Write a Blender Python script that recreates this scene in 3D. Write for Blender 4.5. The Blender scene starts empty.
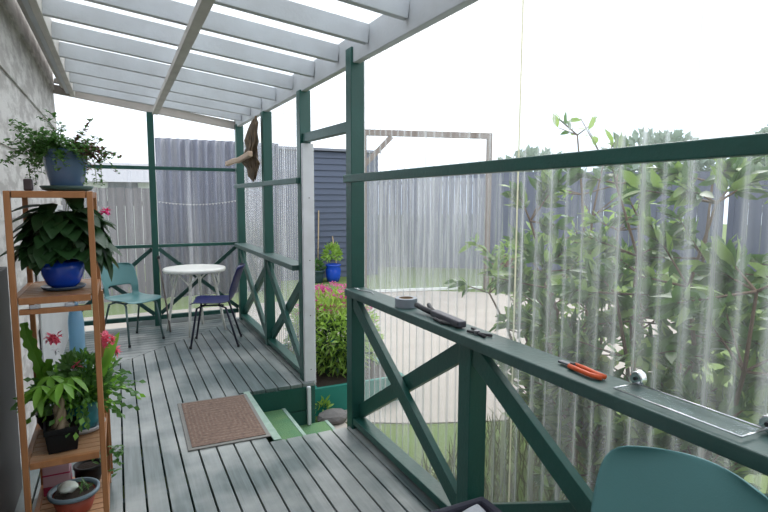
import bpy, bmesh, math, random
from mathutils import Vector, Matrix
random.seed(7)
S = bpy.context.scene
COL = S.collection
PI = math.pi

# ------------------------------------------------------------------ materials
def mat(name, col, rough=0.6, metal=0.0, noise=0.0, nscale=8.0, col2=None, bump=0.0, bscale=40.0, stretch=(1, 1, 1),
        spec=0.5, trans=0.0, coat=0.0):
    m = bpy.data.materials.new(name); m.use_nodes = True
    n = m.node_tree.nodes; l = m.node_tree.links
    b = n['Principled BSDF']
    b.inputs['Base Color'].default_value = (*col, 1)
    b.inputs['Roughness'].default_value = rough
    b.inputs['Metallic'].default_value = metal
    b.inputs['Specular IOR Level'].default_value = spec
    b.inputs['Coat Weight'].default_value = coat
    if noise > 0 or bump > 0:
        tc = n.new('ShaderNodeTexCoord'); mp = n.new('ShaderNodeMapping'); mp.inputs['Scale'].default_value = stretch
        l.new(tc.outputs['Object'], mp.inputs[0])
    if noise > 0:
        t = n.new('ShaderNodeTexNoise'); t.inputs['Scale'].default_value = nscale; t.inputs['Detail'].default_value = 6
        l.new(mp.outputs[0], t.inputs[0])
        r = n.new('ShaderNodeValToRGB')
        r.color_ramp.elements[0].position = 0.5 - 0.22; r.color_ramp.elements[1].position = 0.5 + 0.22
        c2 = col2 or tuple(c * 0.6 for c in col)
        k = noise
        r.color_ramp.elements[0].color = (*[a * (1 - k) + b_ * k for a, b_ in zip(col, c2)], 1)
        r.color_ramp.elements[1].color = (*col, 1)
        l.new(t.outputs['Fac'], r.inputs[0]); l.new(r.outputs[0], b.inputs['Base Color'])
    if bump > 0:
        t2 = n.new('ShaderNodeTexNoise'); t2.inputs['Scale'].default_value = bscale; t2.inputs['Detail'].default_value = 4
        l.new(mp.outputs[0], t2.inputs[0])
        bp = n.new('ShaderNodeBump'); bp.inputs['Strength'].default_value = bump; bp.inputs['Distance'].default_value = 0.01
        l.new(t2.outputs['Fac'], bp.inputs['Height']); l.new(bp.outputs[0], b.inputs['Normal'])
    if trans > 0:
        tr = n.new('ShaderNodeBsdfTranslucent'); mx = n.new('ShaderNodeMixShader'); mx.inputs[0].default_value = trans
        out = n['Material Output']
        tr.inputs[0].default_value = (*[min(1, c * 1.5) for c in col], 1)
        l.new(b.outputs[0], mx.inputs[1]); l.new(tr.outputs[0], mx.inputs[2]); l.new(mx.outputs[0], out.inputs[0])
    return m

def plastic_mat(name, tint, veil, tl, facing, streak=0.25, gloss=0.09, zfade=None):
    """clear corrugated plastic: see-through, a milky film (diffuse + translucent) and a gloss"""
    m = bpy.data.materials.new(name); m.use_nodes = True
    n = m.node_tree.nodes; l = m.node_tree.links; n.clear()
    out = n.new('ShaderNodeOutputMaterial')
    tr = n.new('ShaderNodeBsdfTransparent'); tr.inputs[0].default_value = (*tint, 1)
    df = n.new('ShaderNodeBsdfDiffuse'); df.inputs[0].default_value = (.86, .88, .92, 1)
    ts = n.new('ShaderNodeBsdfTranslucent'); ts.inputs[0].default_value = (.95, .96, .98, 1)
    gl = n.new('ShaderNodeBsdfGlossy'); gl.inputs['Roughness'].default_value = 0.12
    m1 = n.new('ShaderNodeMixShader'); m1.inputs[0].default_value = tl
    l.new(df.outputs[0], m1.inputs[1]); l.new(ts.outputs[0], m1.inputs[2])
    lw = n.new('ShaderNodeLayerWeight'); lw.inputs['Blend'].default_value = 0.35
    tc = n.new('ShaderNodeTexCoord'); mp = n.new('ShaderNodeMapping'); mp.inputs['Scale'].default_value = (14, 14, .6)
    nz = n.new('ShaderNodeTexNoise'); nz.inputs['Scale'].default_value = 1.3; nz.inputs['Detail'].default_value = 2
    l.new(tc.outputs['Object'], mp.inputs[0]); l.new(mp.outputs[0], nz.inputs[0])
    a = n.new('ShaderNodeMath'); a.operation = 'MULTIPLY_ADD'; a.inputs[1].default_value = facing; a.inputs[2].default_value = veil
    l.new(lw.outputs['Facing'], a.inputs[0])
    s = n.new('ShaderNodeMapRange'); s.inputs['From Min'].default_value = .45; s.inputs['From Max'].default_value = .75
    s.inputs['To Min'].default_value = 0; s.inputs['To Max'].default_value = streak
    l.new(nz.outputs['Fac'], s.inputs[0])
    ad = n.new('ShaderNodeMath'); ad.operation = 'ADD'; ad.use_clamp = True
    l.new(a.outputs[0], ad.inputs[0]); l.new(s.outputs[0], ad.inputs[1])
    m2 = n.new('ShaderNodeMixShader'); l.new(ad.outputs[0], m2.inputs[0]); l.new(tr.outputs[0], m2.inputs[1]); l.new(m1.outputs[0], m2.inputs[2])
    m3 = n.new('ShaderNodeMixShader')
    fr = n.new('ShaderNodeFresnel'); fr.inputs[0].default_value = 1.22
    fm = n.new('ShaderNodeMath'); fm.operation = 'MULTIPLY_ADD'; fm.inputs[1].default_value = .25; fm.inputs[2].default_value = gloss * .3
    l.new(fr.outputs[0], fm.inputs[0]); l.new(fm.outputs[0], m3.inputs[0])
    l.new(m2.outputs[0], m3.inputs[1]); l.new(gl.outputs[0], m3.inputs[2]); l.new(m3.outputs[0], out.inputs[0])
    return m

GREEN = mat('green_paint', (.012, .080, .064), .38, noise=.45, nscale=5, col2=(.008, .05, .04), bump=.15, bscale=60)
GREEN_D = mat('dark_green_paint', (.012, .06, .052), .5, noise=.4, nscale=5, bump=.2)
RAILTOP = mat('worn_green_paint', (.040, .088, .080), .45, noise=.6, nscale=7, col2=(.018, .055, .048), bump=.2, bscale=50)
WHITE = mat('weathered_white_paint', (.53, .55, .57), .6, noise=.4, nscale=4, col2=(.30, .29, .28), bump=.15)
CREAM = mat('aged_cream_paint', (.55, .52, .48), .65, noise=.6, nscale=5, col2=(.32, .29, .26), bump=.2)
BROWNISH = mat('stained_fascia', (.50, .45, .41), .7, noise=.5, nscale=6)
WPLAIN = mat('white_plastic', (.78, .77, .72), .35, noise=.12, nscale=6)
WJAMB = mat('white_jamb_paint', (.66, .66, .70), .5, noise=.25, nscale=9, col2=(.35, .33, .33))
STEEL = mat('dark_steel_tube', (.025, .025, .05), .35, metal=.3)
GSTEEL = mat('grey_green_steel', (.10, .16, .16), .35, metal=.4)
TEAL = mat('teal_plastic', (.085, .225, .23), .42, noise=.2, nscale=5, bump=.05, bscale=220)
NAVY = mat('navy_plastic', (.009, .014, .10), .42, spec=.3, noise=.1, nscale=5)
PINE = mat('varnished_pine', (.43, .19, .075), .35, noise=.5, nscale=9, col2=(.24, .085, .03), stretch=(4, 4, .5), bump=.05)
PINE2 = mat('pine_slats', (.42, .23, .12), .45, noise=.4, nscale=9, stretch=(1, 6, 1))
BLUEGREY = mat('blue_grey_glaze', (.10, .17, .30), .18, noise=.2, nscale=12, coat=.3)
COBALT = mat('cobalt_glaze', (.01, .07, .55), .22, coat=.4)
SAUCER = mat('green_saucer', (.055, .11, .10), .4)
SAUCERB = mat('dark_blue_saucer', (.05, .08, .13), .3)
TEALPOT = mat('teal_glaze', (.02, .17, .20), .3, noise=.3, nscale=15)
PALE = mat('pale_saucer', (.42, .42, .45), .4)
BLACKP = mat('black_plastic_pot', (.005, .005, .006), .5, spec=.25)
TERRA = mat('terracotta', (.30, .055, .03), .55, noise=.25, nscale=12)
RIMG = mat('grey_pot_rim', (.14, .20, .24), .4)
SOIL = mat('potting_soil', (.035, .022, .015), .95, noise=.6, nscale=30, bump=.6, bscale=90)
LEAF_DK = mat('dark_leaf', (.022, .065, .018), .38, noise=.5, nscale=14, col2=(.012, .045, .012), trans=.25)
LEAF_MD = mat('mid_leaf', (.085, .20, .045), .45, noise=.5, nscale=14, trans=.3)
LEAF_LT = mat('light_leaf', (.20, .42, .05), .42, noise=.5, nscale=14, col2=(.09, .22, .03), trans=.35)
LEAF_YL = mat('yellow_green_leaf', (.30, .45, .08), .5, noise=.6, nscale=6, col2=(.10, .22, .03), trans=.35)
LEAF_SHRUB = mat('shrub_leaf', (.075, .165, .035), .32, noise=.7, nscale=3, col2=(.03, .07, .02), trans=.25)
LEAF_SHRUB2 = mat('shrub_leaf_pale', (.20, .31, .075), .4, noise=.5, nscale=3, trans=.3)
LEAF_RED = mat('reddish_tip', (.14, .05, .045), .5, trans=.3)
PINK = mat('pink_petal', (.85, .13, .22), .5, noise=.4, nscale=30, col2=(.9, .35, .38), trans=.3)
MAGENTA = mat('magenta_petal', (.50, .035, .21), .6, noise=.5, nscale=20, col2=(.62, .22, .42), trans=.25)
STEM = mat('brown_stem', (.13, .075, .04), .8, noise=.5, nscale=20, bump=.4)
GSTEM = mat('green_stem', (.10, .16, .05), .6)
TRUNKP = mat('pale_plaited_trunk', (.33, .25, .17), .7, noise=.5, nscale=20, bump=.5)
BOTTLE = mat('blue_translucent_bottle', (.36, .55, .72), .15, noise=.3, nscale=20, trans=.5)
BOXW = mat('pale_pink_card', (.62, .40, .46), .6, noise=.15)
BOXR = mat('magenta_card', (.42, .03, .09), .55)
BAGM = mat('white_plastic_bag', (.72, .74, .72), .4, noise=.4, nscale=40, col2=(.25, .4, .2))
TAPE = mat('silver_duct_tape', (.24, .27, .31), .4, metal=.2, noise=.2, nscale=20)
BLACKM = mat('black_rubber', (.022, .022, .026), .5)
GREYM = mat('grey_metal', (.20, .20, .22), .4, metal=.6)
ORANGE = mat('orange_handle', (.62, .09, .02), .4)
CHROME = mat('chrome', (.75, .76, .78), .14, metal=1)
BARK = mat('dark_bark', (.16, .10, .045), .85, noise=1, nscale=14, col2=(.015, .010, .008), bump=1.0, bscale=25, stretch=(3, 3, .8))
PALEWOOD = mat('bare_pale_wood', (.50, .36, .26), .7, noise=.5, nscale=18, bump=.3)
GREENFELT = mat('green_step_covering', (.06, .17, .08), .85, noise=.7, nscale=6, col2=(.13, .22, .08), bump=.4, bscale=120)
PALEGREEN = mat('pale_green_worn_edge', (.30, .40, .34), .7, noise=.6, nscale=14, col2=(.14, .24, .18))
STONE = mat('grey_stone', (.17, .155, .15), .85, noise=.5, nscale=9, bump=.5)
TEALBOX = mat('teal_planter_paint', (.01, .20, .16), .5, noise=.2)
SHED = mat('blue_grey_cladding', (.085, .105, .16), .6, noise=.2, nscale=3)
SHED_D = mat('blue_grey_fence', (.11, .125, .19), .7, noise=.35, nscale=3, stretch=(4, 4, .5))
FENCEG = mat('grey_timber_fence', (.13, .12, .13), .8, noise=.4, nscale=3, stretch=(4, 4, .5))
OLDWOOD = mat('weathered_frame_timber', (.20, .15, .125), .8, noise=.4, nscale=6)
PALEHOUSE = mat('pale_render', (.75, .76, .74), .8)
ROOFG = mat('grey_tiles', (.3, .3, .32), .8)
CONC = mat('pale_concrete', (.42, .37, .32), .9, noise=.35, nscale=2.5, col2=(.24, .21, .18), bump=.2)
LAWN = mat('lawn', (.11, .18, .035), .95, noise=.7, nscale=2.0, col2=(.15, .18, .055), bump=.6, bscale=60)
GRASSB = mat('grass_blade', (.085, .10, .03), .8, noise=.6, nscale=2, col2=(.15, .13, .05), trans=.3)
TREE = mat('hazed_foliage', (.27, .34, .27), .9, noise=.6, nscale=1.5, trans=.2)  # distance haze put into the leaf colour by paling it
BRICK = mat('brick_red', (.28, .11, .08), .9, noise=.4, nscale=6)
CLOTHW = mat('pale_grey_cloth', (.42, .43, .46), .85, noise=.3, nscale=30, bump=.3, bscale=150)
CLOTHD = mat('dark_navy_cloth', (.02, .02, .035), .8, noise=.3, nscale=30)
DARKPAINT = mat('dark_brown_paint', (.035, .028, .026), .5, noise=.3, nscale=6)
CANE = mat('bamboo_cane', (.42, .32, .2), .7)
GLASS = bpy.data.materials.new('frosted_glass'); GLASS.use_nodes = True
_b = GLASS.node_tree.nodes['Principled BSDF']; _b.inputs['Base Color'].default_value = (.55, .62, .62, 1)
_b.inputs['Roughness'].default_value = .15; _b.inputs['Transmission Weight'].default_value = .8; _b.inputs['IOR'].default_value = 1.2
_b.inputs['Alpha'].default_value = .12
PANEL = plastic_mat('clear_corrugated_plastic', (.97, .975, .98), .045, .8, .42, streak=.20)
PANELF = plastic_mat('dusty_corrugated_plastic', (.95, .955, .97), .085, .8, .2, streak=.12)
ROOF = plastic_mat('roof_corrugated_plastic', (.88, .93, .98), .5, .9, .1, streak=.25)

# deck boards: worn grey-green paint, pale wear patches lightened as sky sheen, grain lengthways
def deck_mat(name, st):
    m = bpy.data.materials.new(name); m.use_nodes = True
    n = m.node_tree.nodes; l = m.node_tree.links; b = n['Principled BSDF']
    tc = n.new('ShaderNodeTexCoord'); mp = n.new('ShaderNodeMapping'); mp.inputs['Scale'].default_value = st
    l.new(tc.outputs['Object'], mp.inputs[0])
    g = n.new('ShaderNodeTexNoise'); g.inputs['Scale'].default_value = 3; g.inputs['Detail'].default_value = 8; l.new(mp.outputs[0], g.inputs[0])
    w = n.new('ShaderNodeTexNoise'); w.inputs['Scale'].default_value = 1.7; w.inputs['Detail'].default_value = 5; l.new(tc.outputs['Object'], w.inputs[0])
    r1 = n.new('ShaderNodeValToRGB'); e = r1.color_ramp.elements
    e[0].position = .35; e[0].color = (.065, .095, .094, 1); e[1].position = .65; e[1].color = (.120, .155, .158, 1)
    l.new(g.outputs['Fac'], r1.inputs[0])
    r2 = n.new('ShaderNodeValToRGB'); e = r2.color_ramp.elements
    e[0].position = .44; e[0].color = (0, 0, 0, 1); e[1].position = .64; e[1].color = (1, 1, 1, 1)
    l.new(w.outputs['Fac'], r2.inputs[0])
    mx = n.new('ShaderNodeMix'); mx.data_type = 'RGBA'; l.new(r2.outputs[0], mx.inputs[0])
    l.new(r1.outputs[0], mx.inputs[6]); mx.inputs[7].default_value = (.30, .315, .305, 1)
    l.new(mx.outputs[2], b.inputs['Base Color'])
    b.inputs['Roughness'].default_value = .30; b.inputs['Specular IOR Level'].default_value = .6
    bp = n.new('ShaderNodeBump'); bp.inputs['Strength'].default_value = .35; bp.inputs['Distance'].default_value = .004
    l.new(g.outputs['Fac'], bp.inputs['Height']); l.new(bp.outputs[0], b.inputs['Normal'])
    return m
DECKY = deck_mat('deck_paint_lengthways', (14, .8, 1))
DECKX = deck_mat('deck_paint_crossways', (.8, 14, 1))

def wall_mat():
    m = bpy.data.materials.new('peeling_house_boards'); m.use_nodes = True
    n = m.node_tree.nodes; l = m.node_tree.links; b = n['Principled BSDF']
    tc = n.new('ShaderNodeTexCoord'); mp = n.new('ShaderNodeMapping'); mp.inputs['Scale'].default_value = (1, 1.2, 3.2)
    l.new(tc.outputs['Object'], mp.inputs[0])
    g = n.new('ShaderNodeTexNoise'); g.inputs['Scale'].default_value = 3.2; g.inputs['Detail'].default_value = 7; g.inputs['Roughness'].default_value = .62
    l.new(mp.outputs[0], g.inputs[0])
    r = n.new('ShaderNodeValToRGB'); e = r.color_ramp.elements
    e[0].position = .42; e[0].color = (.40, .37, .35, 1); e[1].position = .56; e[1].color = (.62, .59, .565, 1)
    l.new(g.outputs['Fac'], r.inputs[0]); l.new(r.outputs[0], b.inputs['Base Color'])
    bp = n.new('ShaderNodeBump'); bp.inputs['Strength'].default_value = .45; bp.inputs['Distance'].default_value = .02
    l.new(g.outputs['Fac'], bp.inputs['Height']); l.new(bp.outputs[0], b.inputs['Normal'])
    b.inputs['Roughness'].default_value = .7
    return m
HOUSE = wall_mat()

def mat_mat():
    m = bpy.data.materials.new('woven_door_mat'); m.use_nodes = True
    n = m.node_tree.nodes; l = m.node_tree.links; b = n['Principled BSDF']
    tc = n.new('ShaderNodeTexCoord'); sp = n.new('ShaderNodeSeparateXYZ'); l.new(tc.outputs['Object'], sp.inputs[0])
    def M(op, a, b_=None):
        k = n.new('ShaderNodeMath'); k.operation = op
        for i, v in enumerate((a, b_)):
            if v is None: continue
            if isinstance(v, (int, float)): k.inputs[i].default_value = v
            else: l.new(v, k.inputs[i])
        return k.outputs[0]
    ax = M('DIVIDE', M('ABSOLUTE', sp.outputs[0]), .245); ay = M('DIVIDE', M('ABSOLUTE', sp.outputs[1]), .41)
    d = M('MAXIMUM', M('ADD', ax, 0.0), ay)
    band = M('GREATER_THAN', M('SINE', M('MULTIPLY', d, 62.0)), .3)
    nz = n.new('ShaderNodeTexNoise'); nz.inputs['Scale'].default_value = 70; l.new(tc.outputs['Object'], nz.inputs[0])
    wv = n.new('ShaderNodeTexVoronoi'); wv.inputs['Scale'].default_value = 45; l.new(tc.outputs['Object'], wv.inputs[0])
    mx = n.new('ShaderNodeMix'); mx.data_type = 'RGBA'; l.new(M('MULTIPLY', band, M('MULTIPLY', nz.outputs['Fac'], 1.3)), mx.inputs[0])
    mx.inputs[6].default_value = (.20, .125, .095, 1); mx.inputs[7].default_value = (.27, .20, .155, 1)
    mx2 = n.new('ShaderNodeMix'); mx2.data_type = 'RGBA'; l.new(M('MULTIPLY', wv.outputs['Distance'], .9), mx2.inputs[0])
    l.new(mx.outputs[2], mx2.inputs[6]); mx2.inputs[7].default_value = (.10, .065, .05, 1)
    l.new(mx2.outputs[2], b.inputs['Base Color']); b.inputs['Roughness'].default_value = .95
    bp = n.new('ShaderNodeBump'); bp.inputs['Strength'].default_value = .6; bp.inputs['Distance'].default_value = .004
    l.new(nz.outputs['Fac'], bp.inputs['Height']); l.new(bp.outputs[0], b.inputs['Normal'])
    return m
MATM = mat_mat()
MATBORDER = mat('grey_mat_border', (.20, .195, .18), .8, noise=.3, nscale=30)

# ------------------------------------------------------------------ helpers
def box(bm, x0, x1, y0, y1, z0, z1):
    vs = [bm.verts.new((x, y, z)) for x in (x0, x1) for y in (y0, y1) for z in (z0, z1)]
    for f in ((0, 1, 3, 2), (4, 6, 7, 5), (0, 4, 5, 1), (2, 3, 7, 6), (0, 2, 6, 4), (1, 5, 7, 3)):
        bm.faces.new([vs[i] for i in f])

def bar(bm, p0, p1, w, t, side):
    """box along p0-p1; side = direction of thickness t, w is across"""
    p0 = Vector(p0); p1 = Vector(p1); d = (p1 - p0).normalized(); s = Vector(side).normalized(); u = d.cross(s).normalized(); s = u.cross(d)
    vs = []
    for p in (p0, p1):
        for a, b in ((-1, -1), (1, -1), (1, 1), (-1, 1)):
            vs.append(bm.verts.new(p + u * a * w / 2 + s * b * t / 2))
    bm.faces.new(vs[0:4][::-1]); bm.faces.new(vs[4:8])
    for i in range(4):
        j = (i + 1) % 4; bm.faces.new((vs[i], vs[j], vs[4 + j], vs[4 + i]))

def tube(bm, pts, r, seg=8, r1=None, cap=True):
    pts = [Vector(p) for p in pts]; n = len(pts); rings = []
    ref = Vector((0, 0, 1))
    if abs((pts[-1] - pts[0]).normalized().z) > .9: ref = Vector((1, 0, 0))
    for i, p in enumerate(pts):
        d = (pts[min(i + 1, n - 1)] - pts[max(i - 1, 0)]).normalized()
        a = d.cross(ref)
        if a.length < 1e-4: a = d.orthogonal()
        a.normalize(); b = d.cross(a)
        rr = r if r1 is None else r + (r1 - r) * i / (n - 1)
        rings.append([bm.verts.new(p + (a * math.cos(2 * PI * k / seg) + b * math.sin(2 * PI * k / seg)) * rr) for k in range(seg)])
    for i in range(n - 1):
        for k in range(seg):
            j = (k + 1) % seg; bm.faces.new((rings[i][k], rings[i][j], rings[i + 1][j], rings[i + 1][k]))
    if cap: bm.faces.new(rings[0][::-1]); bm.faces.new(rings[-1])

def lathe(bm, prof, c=(0, 0, 0), seg=32, rot=0, sq=None):
    c = Vector(c); rings = []
    for r, z in prof:
        if r < 1e-5: rings.append([bm.verts.new(c + Vector((0, 0, z)))])
        else: rings.append([bm.verts.new(c + Vector((math.cos(2 * PI * k / seg + rot) * r, math.sin(2 * PI * k / seg + rot) * r, z))) for k in range(seg)])
    for a, b in zip(rings, rings[1:]):
        for k in range(seg):
            j = (k + 1) % seg
            if len(a) == 1 and len(b) == 1: continue
            if len(a) == 1: bm.faces.new((a[0], b[j], b[k]))
            elif len(b) == 1: bm.faces.new((a[k], a[j], b[0]))
            else: bm.faces.new((a[k], a[j], b[j], b[k]))

def blob(bm, c, rx, ry, rz, sub=2, rough=.0):
    r = bmesh.ops.create_icosphere(bm, subdivisions=sub, radius=1)
    for v in r['verts']:
        k = 1 + random.uniform(-rough, rough)
        v.co = Vector((v.co.x * rx * k + c[0], v.co.y * ry * k + c[1], v.co.z * rz * k + c[2]))

def leaf(bm, p, d, L, W, nrm=None, droop=.2, seg=4, shape=1.0):
    """pointed leaf, creased on its midrib and drooping at the tip"""
    p = Vector(p); d = Vector(d).normalized(); up = Vector(nrm) if nrm else Vector((0, 0, 1))
    s = d.cross(up)
    if s.length < 1e-3: s = d.orthogonal()
    s.normalize(); up = s.cross(d).normalized()
    prev = None
    for i in range(seg + 1):
        t = i / seg
        w = W * .5 * (math.sin(PI * min(1, t ** shape * .97 + .03)) ** .8) if 0 < i < seg else W * .03
        c = p + d * L * t - up * droop * L * t * t
        a = bm.verts.new(c - s * w + up * w * .25); m = bm.verts.new(c); b = bm.verts.new(c + s * w + up * w * .25)
        if prev:
            bm.faces.new((prev[0], prev[1], m, a)); bm.faces.new((prev[1], prev[2], b, m))
        prev = (a, m, b)

def rdir(zmin=-1, zmax=1):
    z = random.uniform(zmin, zmax); a = random.uniform(0, 2 * PI); r = math.sqrt(max(0, 1 - z * z))
    return Vector((r * math.cos(a), r * math.sin(a), z))

def thing(name, label, cat, loc=(0, 0, 0), group=None, rotz=0):
    o = bpy.data.objects.new(name, None); COL.objects.link(o); o.location = loc; o.rotation_euler = (0, 0, rotz)
    o.empty_display_size = .1
    o['label'] = label; o['category'] = cat
    if group: o['group'] = group
    return o

def struct(name, label=None):
    o = bpy.data.objects.new(name, None); COL.objects.link(o); o['kind'] = 'structure'
    if label: o['label'] = label
    return o

def obj(name, bm, m, parent=None, smooth=False, bevel=0, world=True, label=None, subs=0, solid=0):
    """one mesh object; geometry given in world coordinates is moved into its thing's own frame"""
    if parent is not None and world:
        off = Vector((0, 0, 0)); q = parent
        while q: off += q.location; q = q.parent
        bmesh.ops.translate(bm, verts=bm.verts, vec=-off)
    bmesh.ops.recalc_face_normals(bm, faces=bm.faces)
    me = bpy.data.meshes.new(name); bm.to_mesh(me); bm.free()
    me.materials.append(m)
    if smooth:
        for p in me.polygons: p.use_smooth = True
    o = bpy.data.objects.new(name, me); COL.objects.link(o)
    if parent is not None: o.parent = parent
    if solid:
        k = o.modifiers.new('thick', 'SOLIDIFY'); k.thickness = solid; k.offset = 0
    if subs:
        k = o.modifiers.new('smooth', 'SUBSURF'); k.levels = subs; k.render_levels = subs
    if bevel:
        k = o.modifiers.new('edge', 'BEVEL'); k.width = bevel; k.segments = 2; k.limit_method = 'ANGLE'
    if label: o['label'] = label
    return o

def solo(name, bm, m, label, cat, base, group=None, **kw):
    """a thing that is one mesh, with its origin at its base"""
    b = Vector(base); bmesh.ops.translate(bm, verts=bm.verts, vec=-b)
    o = obj(name, bm, m, None, **kw); o.location = b
    o['label'] = label; o['category'] = cat
    if group: o['group'] = group
    return o
NB = bmesh.new

def corr(u0, u1, v0, v1, plane, amp=.007, pitch=.076, per=8, vtop=None, nv=1):
    """corrugated sheet: plane(u, v, n) -> point, n the wave offset"""
    bm = NB(); n = max(2, int(abs(u1 - u0) / pitch * per)); rows = []
    for i in range(n + 1):
        u = u0 + (u1 - u0) * i / n; w = amp * math.sin(2 * PI * u / pitch)
        top = vtop(u) if vtop else v1
        rows.append([bm.verts.new(plane(u, v0 + (top - v0) * j / nv, w)) for j in range(nv + 1)])
    for a, b in zip(rows, rows[1:]):
        for j in range(nv): bm.faces.new((a[j], b[j], b[j + 1], a[j + 1]))
    return bm

# ------------------------------------------------------------------ the deck
NX0, NX1, NY0, NY1 = .86, 1.42, 3.20, 4.13       # notch for the steps
PITCH = .1022; GX = -.0312
floor = struct('floor', 'grey green painted timber deck with mitred boards')
def mitre(x): return 5.40 + (x + .03) * 1.03
bm = NB()
i = -6
while True:
    a = GX + PITCH * i + .0045; b = a + PITCH - .009
    if a > 1.36: break
    if b > -.54:
        a = max(a, -.55); b = min(b, 1.41)
        segs = [(-.9, None)]
        if b > NX0 + .01: segs = [(-.9, NY0), (NY1, None)]
        for y0, y1 in segs:
            ya, yb = (y1, y1) if y1 is not None else (mitre(a) - .004, mitre(b) - .004)
            ring = [(a, y0), (b, y0), (b, yb), (a, ya)]
            lo = [bm.verts.new((x, y, -.028)) for x, y in ring]; hi = [bm.verts.new((x, y, 0)) for x, y in ring]
            bm.faces.new(hi); bm.faces.new(lo[::-1])
            for k in range(4):
                j = (k + 1) % 4; bm.faces.new((lo[k], lo[j], hi[j], hi[k]))
    i += 1
obj('boards_lengthways', bm, DECKY, floor, bevel=.003)
bm = NB()
y = mitre(-.55) + .003
while y < 6.86:
    y2 = min(y + PITCH - .007, 6.88)
    xm = lambda q: min(1.41, (q - 5.40) / 1.03 - .03 - .004)
    ring = [(-.55, y), (xm(y), y), (xm(y2), y2), (-.55, y2)]
    if xm(y) > -.54:
        lo = [bm.verts.new((p[0], p[1], -.028)) for p in ring]; hi = [bm.verts.new((p[0], p[1], 0)) for p in ring]
        bm.faces.new(hi); bm.faces.new(lo[::-1])
        for k in range(4):
            j = (k + 1) % 4; bm.faces.new((lo[k], lo[j], hi[j], hi[k]))
    y += PITCH
obj('boards_crossways', bm, DECKX, floor, bevel=.003)
bm = NB()                                        # joists below, dark in the gaps
for yy in [k * .45 - .7 for k in range(17)]:
    x1 = NX0 - .05 if NY0 - .05 < yy < NY1 + .05 else 1.38
    box(bm, -.53, x1, yy, yy + .045, -.16, -.03)
obj('joist', bm, GREEN_D, floor)
bm = NB()                                        # green boards closing the sides of the notch and deck edge
for k in range(2):
    z0, z1 = -.03 - .2 * (k + 1) + .006, -.03 - .2 * k
    box(bm, NX0 - .02, 1.40, NY1, NY1 + .03, z0, z1)
    box(bm, NX0 - .03, NX0, NY0, NY1, z0, z1)
    box(bm, NX0 - .02, 1.40, NY0 - .03, NY0, z0, z1)
    box(bm, 1.385, 1.415, -.9, NY0 - .035, z0, z1)
    box(bm, 1.385, 1.415, NY1 + .035, 6.9, z0, z1)
obj('side_board', bm, GREEN, floor, bevel=.003)
bm = NB(); box(bm, NX0 - .045, NX0 + .004, NY0, NY1, .0005, .007)
obj('edge_strip', bm, PALEGREEN, floor, bevel=.002, label='pale worn green strip along the top step edge')

st = thing('garden_steps', 'green covered steps going down from the deck to the garden', 'steps', (1.2, 3.66, -.5))
for k, (x0, x1, z) in enumerate(((NX0, 1.14, -.18), (1.14, 1.50, -.345))):
    bm = NB(); box(bm, x0 + .003, x1, NY0 + .004, NY1 - .004, z - .035, z)
    t = obj('tread', bm, GREENFELT, st, bevel=.004)
    bm = NB(); box(bm, x1 - .022, x1 + .006, NY0 + .004, NY1 - .004, z - .03, z + .004)
    obj('nosing', bm, PALEGREEN, t, bevel=.003)
    bm = NB(); box(bm, x1 - .03, x1 - .006, NY0 + .01, NY1 - .01, -.5 if k else -.345, z - .036)
    obj('riser', bm, GREEN, st)

# ------------------------------------------------------------------ right wall of the veranda
wr = struct('wall_right', 'green timber frame clad in clear corrugated plastic')
PX0, PX1 = 1.32, 1.41
def post(y0, z1, parent=wr, z0=-.5, y1=None):
    bm = NB(); box(bm, PX0, PX1, y0, y1 or y0 + .09, z0, z1); return obj('post', bm, GREEN, parent, bevel=.004)
post(-.55, 2.40)
post(.42, .89); post(1.85, .89)
post(3.15, 2.42)
post(4.19, 2.345, z0=-.5); post(5.385, 2.35); post(6.71, 2.38)
def flat(y0, y1, z, name='handrail', x0=1.268, x1=1.412):
    bm = NB(); box(bm, x0, x1, y0, y1, z - .045, z); return obj(name, bm, RAILTOP, wr, bevel=.005)
HZ = .935
flat(-.46, 3.148, HZ)
flat(4.282, 6.708, HZ + .02)
def upper(y0, y1, z):
    bm = NB(); box(bm, 1.29, 1.33, y0, y1, z - .047, z); return obj('upper_rail', bm, GREEN, wr, bevel=.004)
upper(-.5, 3.215, 1.647); upper(4.215, 6.75, 1.665)
for y0, y1 in ((-.5, .42), (.51, 1.85), (1.94, 3.15), (4.28, 5.385), (5.475, 6.71)):
    bm = NB(); box(bm, 1.325, 1.41, y0, y1, .03, .072); obj('bottom_rail', bm, GREEN, wr, bevel=.004)
    for s in (0, 1):
        za, zb = (HZ - .085, .11) if s == 0 else (.11, HZ - .085)
        bm = NB(); xx = 1.345 + s * .04
        bar(bm, (xx, y0 + .0, zb), (xx, y1 - .0, za), .085, .036, (1, 0, 0)); obj('brace', bm, GREEN, wr, bevel=.003)
bm = NB(); bar(bm, (1.365, 3.235, 1.955), (1.365, 4.195, 1.975), .068, .05, (1, 0, 0)); obj('door_header', bm, GREEN, wr, bevel=.004)
bm = NB(); box(bm, 1.325, 1.417, 4.150, 4.188, .002, 1.93)
dj = obj('door_jamb', bm, WJAMB, wr, bevel=.004, label='white door jamb board')
bm = NB(); box(bm, 1.325, 1.355, 4.090, 4.120, -.344, -.02); obj('jamb_foot', bm, WJAMB, dj, bevel=.006)
bm = NB()
for z in (.1, .55, 1.0, 1.5):
    for v in (1,): box(bm, 1.372, 1.380, 4.1485, 4.151, z, z + .008)
obj('screw', bm, DARKPAINT, dj)
def rplane(u, v, n): return (1.425 + n, u, v)
ys = [-.55, .22, .98, 1.735, 2.49, 3.235]
for a, b in zip(ys, ys[1:]):
    k = .004 * (ys.index(a) % 2)
    obj('plastic_sheet', corr(a - .05, b, -.06, 2.41, lambda u, v, n, k=k: (1.430 + n + k, u, v), amp=.0095), PANEL, wr, smooth=True)
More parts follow.
